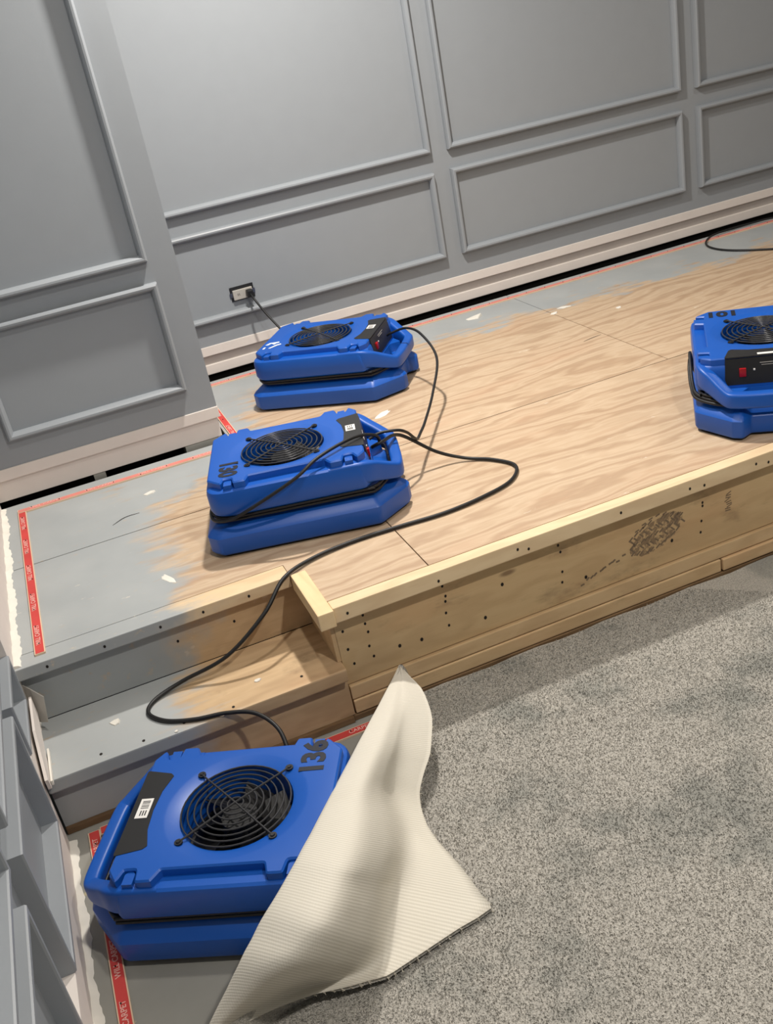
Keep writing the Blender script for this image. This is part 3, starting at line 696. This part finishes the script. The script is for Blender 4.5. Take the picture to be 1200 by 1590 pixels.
ROWS = [
    ((-0.162, 1.274, -0.270), (-0.162, 1.273, -0.270), (-0.162, 1.270, -0.267), (-0.161, 1.266, -0.262), (-0.162, 1.264, -0.262)),
    ((-0.144, 1.278, -0.252), (-0.135, 1.272, -0.250), (-0.130, 1.275, -0.257), (-0.125, 1.279, -0.264), (-0.113, 1.280, -0.272)),
    ((-0.126, 1.281, -0.234), (-0.109, 1.271, -0.230), (-0.097, 1.280, -0.247), (-0.087, 1.293, -0.266), (-0.063, 1.297, -0.281)),
    ((-0.109, 1.284, -0.216), (-0.083, 1.268, -0.210), (-0.066, 1.282, -0.237), (-0.051, 1.302, -0.268), (-0.019, 1.305, -0.289)),
    ((-0.091, 1.287, -0.197), (-0.059, 1.263, -0.190), (-0.037, 1.283, -0.228), (-0.018, 1.312, -0.275), (0.021, 1.308, -0.295)),
    ((-0.073, 1.289, -0.178), (-0.036, 1.257, -0.169), (-0.008, 1.282, -0.219), (0.016, 1.320, -0.281), (0.060, 1.309, -0.301)),
    ((-0.056, 1.291, -0.159), (-0.013, 1.249, -0.149), (0.019, 1.278, -0.211), (0.048, 1.325, -0.288), (0.094, 1.303, -0.304)),
    ((-0.038, 1.293, -0.140), (0.012, 1.239, -0.130), (0.051, 1.269, -0.201), (0.087, 1.321, -0.294), (0.127, 1.297, -0.307)),
    ((-0.021, 1.299, -0.125), (0.037, 1.233, -0.115), (0.083, 1.262, -0.195), (0.127, 1.316, -0.299), (0.161, 1.295, -0.312)),
    ((-0.003, 1.309, -0.115), (0.058, 1.235, -0.105), (0.109, 1.263, -0.191), (0.159, 1.320, -0.305), (0.195, 1.292, -0.316)),
    ((0.014, 1.320, -0.104), (0.078, 1.240, -0.094), (0.133, 1.270, -0.185), (0.186, 1.330, -0.306), (0.226, 1.299, -0.319)),
    ((0.032, 1.331, -0.094), (0.098, 1.247, -0.084), (0.156, 1.279, -0.179), (0.214, 1.345, -0.307), (0.260, 1.307, -0.321)),
    ((0.051, 1.348, -0.090), (0.117, 1.267, -0.080), (0.178, 1.303, -0.177), (0.240, 1.375, -0.308), (0.308, 1.317, -0.322)),
    ((0.070, 1.370, -0.090), (0.137, 1.291, -0.080), (0.200, 1.332, -0.177), (0.263, 1.408, -0.309), (0.358, 1.327, -0.323)),
    ((0.097, 1.402, -0.090), (0.162, 1.327, -0.080), (0.226, 1.375, -0.178), (0.292, 1.458, -0.310), (0.431, 1.340, -0.325)),
    ((0.109, 1.416, -0.090), (0.174, 1.341, -0.080), (0.239, 1.389, -0.178), (0.306, 1.473, -0.309), (0.429, 1.372, -0.324)),
    ((0.130, 1.448, -0.097), (0.195, 1.374, -0.087), (0.260, 1.420, -0.181), (0.328, 1.502, -0.307), (0.427, 1.425, -0.323)),
    ((0.152, 1.480, -0.105), (0.214, 1.408, -0.095), (0.279, 1.455, -0.185), (0.345, 1.535, -0.305), (0.421, 1.481, -0.321)),
    ((0.175, 1.514, -0.112), (0.232, 1.446, -0.102), (0.294, 1.493, -0.188), (0.356, 1.573, -0.303), (0.411, 1.539, -0.318)),
    ((0.199, 1.552, -0.122), (0.250, 1.490, -0.112), (0.305, 1.534, -0.188), (0.360, 1.607, -0.288), (0.407, 1.593, -0.312)),
    ((0.224, 1.591, -0.132), (0.267, 1.539, -0.123), (0.315, 1.581, -0.189), (0.363, 1.648, -0.273), (0.414, 1.640, -0.304)),
    ((0.250, 1.631, -0.142), (0.288, 1.585, -0.133), (0.329, 1.621, -0.189), (0.371, 1.677, -0.260), (0.425, 1.671, -0.293)),
    ((0.277, 1.671, -0.151), (0.311, 1.626, -0.143), (0.349, 1.654, -0.190), (0.386, 1.698, -0.248), (0.440, 1.691, -0.282)),
    ((0.306, 1.713, -0.160), (0.338, 1.670, -0.152), (0.373, 1.690, -0.191), (0.406, 1.723, -0.238), (0.462, 1.716, -0.272)),
    ((0.335, 1.756, -0.169), (0.366, 1.715, -0.162), (0.399, 1.728, -0.193), (0.429, 1.750, -0.228), (0.487, 1.743, -0.262)),
    ((0.366, 1.800, -0.178), (0.396, 1.765, -0.172), (0.426, 1.774, -0.196), (0.454, 1.789, -0.221), (0.511, 1.786, -0.253)),
    ((0.397, 1.844, -0.186), (0.426, 1.815, -0.180), (0.454, 1.821, -0.198), (0.478, 1.829, -0.215), (0.534, 1.832, -0.243)),
    ((0.430, 1.888, -0.193), (0.454, 1.867, -0.188), (0.477, 1.869, -0.199), (0.497, 1.872, -0.208), (0.546, 1.883, -0.235)),
    ((0.464, 1.934, -0.199), (0.482, 1.919, -0.195), (0.499, 1.921, -0.202), (0.513, 1.922, -0.207), (0.551, 1.932, -0.227)),
    ((0.499, 1.981, -0.206), (0.508, 1.973, -0.204), (0.517, 1.972, -0.206), (0.523, 1.969, -0.207), (0.544, 1.978, -0.220)),
    ((0.535, 2.030, -0.212), (0.536, 2.028, -0.212), (0.535, 2.024, -0.210), (0.534, 2.019, -0.206), (0.537, 2.025, -0.212)),
]
def flap_row(r):
    Rp = Vector(r[0]); tt = Rp.x * tv.x + Rp.y * tv.y
    k = K(tt); k0 = Vector((k.x, k.y, CZ - .004)); d = Rp - k0
    k1 = k0 + Vector((d.x * .28, d.y * .28, d.z * .55)); k2 = k0 + Vector((d.x * .64, d.y * .64, d.z * .88))
    inn = k0 - Vector((d.x, d.y, 0)) * .25
    return catmull([inn, k0, k1, k2] + [Vector(q) for q in r], 6)
CT = list(zip(*[flap_row(r) for r in ROWS]))
grid = [catmull(list(c), 2) for c in CT]            # columns, each refined along the fold
NC, NR = len(grid), len(grid[0])
nrm = [[None] * NR for _ in range(NC)]
for i in range(NC):
    for j in range(NR):
        a = grid[min(i + 1, NC - 1)][j] - grid[max(i - 1, 0)][j]; b = grid[i][min(j + 1, NR - 1)] - grid[i][max(j - 1, 0)]
        nn = b.cross(a)
        nrm[i][j] = nn.normalized() if nn.length > 1e-9 else Vector((0, 0, 1))
if sum(nrm[i][j].z for i in range(NC - 20, NC) for j in range(NR)) < 0: nrm = [[-v for v in r] for r in nrm]
TH = 0.008
bm = bmesh.new()
A = [[bm.verts.new(grid[i][j]) for j in range(NR)] for i in range(NC)]
B = [[bm.verts.new(grid[i][j] - nrm[i][j] * TH) for j in range(NR)] for i in range(NC)]
def qf(a, b, c, d, mi):
    try: f = bm.faces.new((a, b, c, d)); f.material_index = mi; f.smooth = True
    except ValueError: pass
for i in range(NC - 1):
    for j in range(NR - 1):
        qf(A[i][j], A[i + 1][j], A[i + 1][j + 1], A[i][j + 1], 0); qf(B[i][j], B[i][j + 1], B[i + 1][j + 1], B[i + 1][j], 1)
for j in range(NR - 1): qf(A[-1][j], A[-1][j + 1], B[-1][j + 1], B[-1][j], 1)
for i in range(NC - 1):
    qf(A[i][0], A[i + 1][0], B[i + 1][0], B[i][0], 1); qf(A[i][-1], A[i + 1][-1], B[i + 1][-1], B[i][-1], 1)
uvl = bm.loops.layers.uv.new('UVMap'); uvd = {}
jm = [0.0]
for j in range(1, NR): jm.append(jm[-1] + (grid[NC // 2][j] - grid[NC // 2][j - 1]).length)
for j in range(NR):
    u = 0.0
    for i in range(NC):
        if i: u += (grid[i][j] - grid[i - 1][j]).length
        uvd[A[i][j]] = (u, jm[j]); uvd[B[i][j]] = (u, jm[j])
for f_ in bm.faces:
    for lp in f_.loops: lp[uvl].uv = uvd[lp.vert]
me = bpy.data.meshes.new('folded_corner'); bm.to_mesh(me); bm.free()
me.materials.append(M['carpet_backing']); me.materials.append(M['carpet_pile'])
fo = bpy.data.objects.new('folded_corner', me); COL.objects.link(fo); CP(fo); fo['label'] = 'curled carpet corner showing ribbed cream backing'
bm = bmesh.new()
for k in range(230):
    j = random.randint(3, NR - 3); p0 = grid[-1][j] - nrm[-1][j] * random.uniform(0, TH)
    out = (grid[-1][j] - grid[-2][j]).normalized()
    sd = (grid[-1][min(j + 1, NR - 1)] - grid[-1][j - 1]).normalized() * random.uniform(-1, 1)
    d = (out + sd * .8 + Vector((0, 0, random.uniform(-.3, .3)))).normalized() * random.uniform(.003, .007)
    tube(bm, [p0 - d * .2, p0 + d * .5, p0 + d + Vector((0, 0, -.002))], .0005, 4)
CP(obj('frayed_edge', bm, 'fray', kind='stuff'))

# slack loop of cord hanging off the side of the right-hand blower
bm = bmesh.new()
tube(bm, catmull([(.03, -.190, .108), (.02, -.202, .125), (.02, -.207, .160), (.045, -.209, .166), (.09, -.209, .148), (.15, -.207, .118), (.21, -.196, .104), (.26, -.150, .101), (.29, -.08, .099)], 8), .0048, 8)
tube(bm, catmull([(.05, -.192, .104), (.045, -.208, .140), (.06, -.2105, .156), (.10, -.2135, .135), (.16, -.211, .108), (.215, -.200, .096), (.265, -.15, .0935), (.295, -.08, .092)], 8), .0048, 8)
obj('slack_cord', bm, 'black_rubber', b4, 60)
# plaster residue along the left ends of stage and step
def bead(y0, y1, z, n, wd):
    bm = bmesh.new(); rings = []; n *= 3; ph = random.uniform(0, 6)
    for i in range(n + 1):
        y = y0 + (y1 - y0) * i / n; q = y * 40 + ph
        f = .8 + .12 * math.sin(q * .6) + .07 * math.sin(2.3 * q + 1) + .05 * math.sin(5.1 * q)
        w_ = wd * f; h_ = .006 + .003 * math.sin(1.7 * q + 2) + .0015 * math.sin(4.3 * q)
        rings.append([Vector((-.3375, y, z)), Vector((-.3375, y, z + h_)), Vector((-.3375 + w_ * .3, y, z + h_ * 1.1)), Vector((-.3375 + w_ * .7, y, z + h_ * .7)), Vector((-.3375 + w_, y, z + .0003))])
    loft(bm, rings, closed=True)
    return obj('plaster_bead', bm, 'plaster', bl, 60)
bead(2.275, 3.32, .0002, 40, .028); bead(2.05, 2.29, -.1748, 10, .016); bead(1.0, 2.03, FZ + .0002, 30, .026)
# loose board and torn flashing beside the step
e = tag(empty('loose_board', (-.318, 2.13, -.175)), 'white scrap of drywall leaning on the left wall at the step', 'board')
bm = bmesh.new()
sc = [(-.118, .0), (-.085, .0), (.118, .055), (.118, .105), (-.02, .098), (-.125, .030)]
loft(bm, [[Vector((-.008 + b * .02, a, b)) for a, b in sc], [Vector((.0, a, b)) for a, b in sc]]); obj('drywall_face', bm, 'drywall_white', e)
boxobj('torn_strip', (.001, .006, -.11, .02, .001, .014), 'plaster', e, .001)
bm = bmesh.new()
pa = [Vector((-.331, 2.280, -.052)), Vector((-.315, 2.262, -.060)), Vector((-.292, 2.246, -.082))]; pb = [Vector((-.331, 2.268, -.150)), Vector((-.318, 2.250, -.150)), Vector((-.303, 2.240, -.150))]
th = Vector((.0012, .0018, .0006))
va = [bm.verts.new(p) for p in pa]; vb = [bm.verts.new(p) for p in pb]; vc = [bm.verts.new(p + th) for p in pa]; vd = [bm.verts.new(p + th) for p in pb]
for i in (0, 1):
    bm.faces.new((va[i], va[i + 1], vb[i + 1], vb[i])); bm.faces.new((vc[i], vd[i], vd[i + 1], vc[i + 1])); bm.faces.new((va[i], vc[i], vc[i + 1], va[i + 1])); bm.faces.new((vb[i], vb[i + 1], vd[i + 1], vd[i]))
bm.faces.new((va[2], vc[2], vd[2], vb[2])); bm.faces.new((va[0], vb[0], vd[0], vc[0]))
tag(obj('torn_flashing', bm, 'outlet_grey'), 'torn grey strip sticking out of the wall under the stage edge', 'scrap')
# carpet tufts, nearest part of the field only
import numpy as np
rg = np.random.default_rng(5)
N = 260000
xs = rg.uniform(-.15, 2.3, N); ys = rg.uniform(.75, 2.054, N)
tt = xs * .692 + ys * .722; nn = xs * .722 - ys * .692
kk = np.interp(tt, [a for a, b in KT], [b for a, b in KT])
ok = (nn > kk + .012) & (xs - 1.15 * (1.75 - ys) < 1.75)
xs, ys = xs[ok], ys[ok]; n = len(xs)
a = rg.uniform(0, 6.283, n); hgt = rg.uniform(.003, .0065, n); wd = rg.uniform(.0009, .0017, n)
lx = rg.normal(0, .0028, n); ly = rg.normal(-.001, .0028, n)
v = np.empty((n, 3, 3)); z0 = CZ - .0005
v[:, 0] = np.stack([xs - wd * np.cos(a), ys - wd * np.sin(a), np.full(n, z0)], 1)
v[:, 1] = np.stack([xs + wd * np.cos(a), ys + wd * np.sin(a), np.full(n, z0)], 1)
v[:, 2] = np.stack([xs + lx, ys + ly, z0 + hgt], 1)
me = bpy.data.meshes.new('carpet_tuft'); me.vertices.add(3 * n); me.loops.add(3 * n); me.polygons.add(n)
me.vertices.foreach_set('co', v.ravel()); me.loops.foreach_set('vertex_index', np.arange(3 * n, dtype=np.int32)); me.polygons.foreach_set('loop_start', np.arange(0, 3 * n, 3, dtype=np.int32))
me.update(calc_edges=True); me.materials.append(M['carpet_pile'])
to = bpy.data.objects.new('carpet_tuft', me); COL.objects.link(to); CP(to); to['kind'] = 'stuff'

# ------------------------------------------------------------------ debris
def chip(x, y, z, s, label, grp='flakes on the stage top'):
    bm = bmesh.new(); n = random.randint(5, 7)
    ring = [(s * random.uniform(.6, 1.2) * math.cos(6.283 * k / n), s * .75 * random.uniform(.6, 1.2) * math.sin(6.283 * k / n)) for k in range(n)]
    tl = random.uniform(.1, .3)
    loft(bm, [[Vector((a, b, .0003)) for a, b in ring], [Vector((a * .9, b * .9, .0022 + max(0, a) * tl)) for a, b in ring]])
    o = obj('plaster_flake', bm, 'plaster'); o.location = (x, y, z); return tag(o, label, 'flake', grp)
chip(1.65, 3.861, 0, .034, 'large white plaster flake on the grey paint near the back wall', 'plaster flakes')
def smear(x, y, sx, sy, rz, label):
    bm = bmesh.new(); n = 11
    ring = [(sx * random.uniform(.5, 1.1) * math.cos(6.283 * k / n), sy * random.uniform(.4, 1.1) * math.sin(6.283 * k / n)) for k in range(n)]
    loft(bm, [[Vector((a, b, .0003)) for a, b in ring], [Vector((a * .8, b * .8, .0012)) for a, b in ring]])
    o = obj('plaster_smear', bm, 'plaster'); o.location = (x, y, 0); o.rotation_euler = (0, 0, rz); return tag(o, label, 'smear', 'plaster smears')
smear(.955, 3.13, .045, .018, .5, 'white plaster smear on the plywood between the two stage blowers')
smear(.08, 2.47, .012, .055, .3, 'thin white plaster smear near the left front edge of the stage')
smear(1.97, 3.66, .04, .016, -.2, 'white plaster smear where the grey paint meets bare plywood')
chip(1.90, 3.62, 0, .018, 'white plaster flake by the long seam in the plywood', 'plaster flakes')
chip(2.104, 3.463, 0, .014, 'small white flake on bare plywood behind the rightmost blower', 'plaster flakes')
chip(.126, 3.082, 0, .020, 'white flake on the grey paint left of the stage blowers', 'plaster flakes')
chip(1.27, 3.765, 0, .014, 'small white flake just right of the farthest blower', 'plaster flakes')
chip(.80, 2.62 - .08, 0, .016, 'white flake between the looped lead and the stage blower', 'plaster flakes')
chip(-.152, 2.173, -.175, .017, 'largest white flake on the grey painted step', 'plaster flakes')
chip(.199, 2.129, -.175, .010, 'round white flake on the bare wood of the step', 'plaster flakes')
chip(-.023, 2.047, -.175, .006, 'tiny white speck at the front edge of the step', 'plaster flakes')
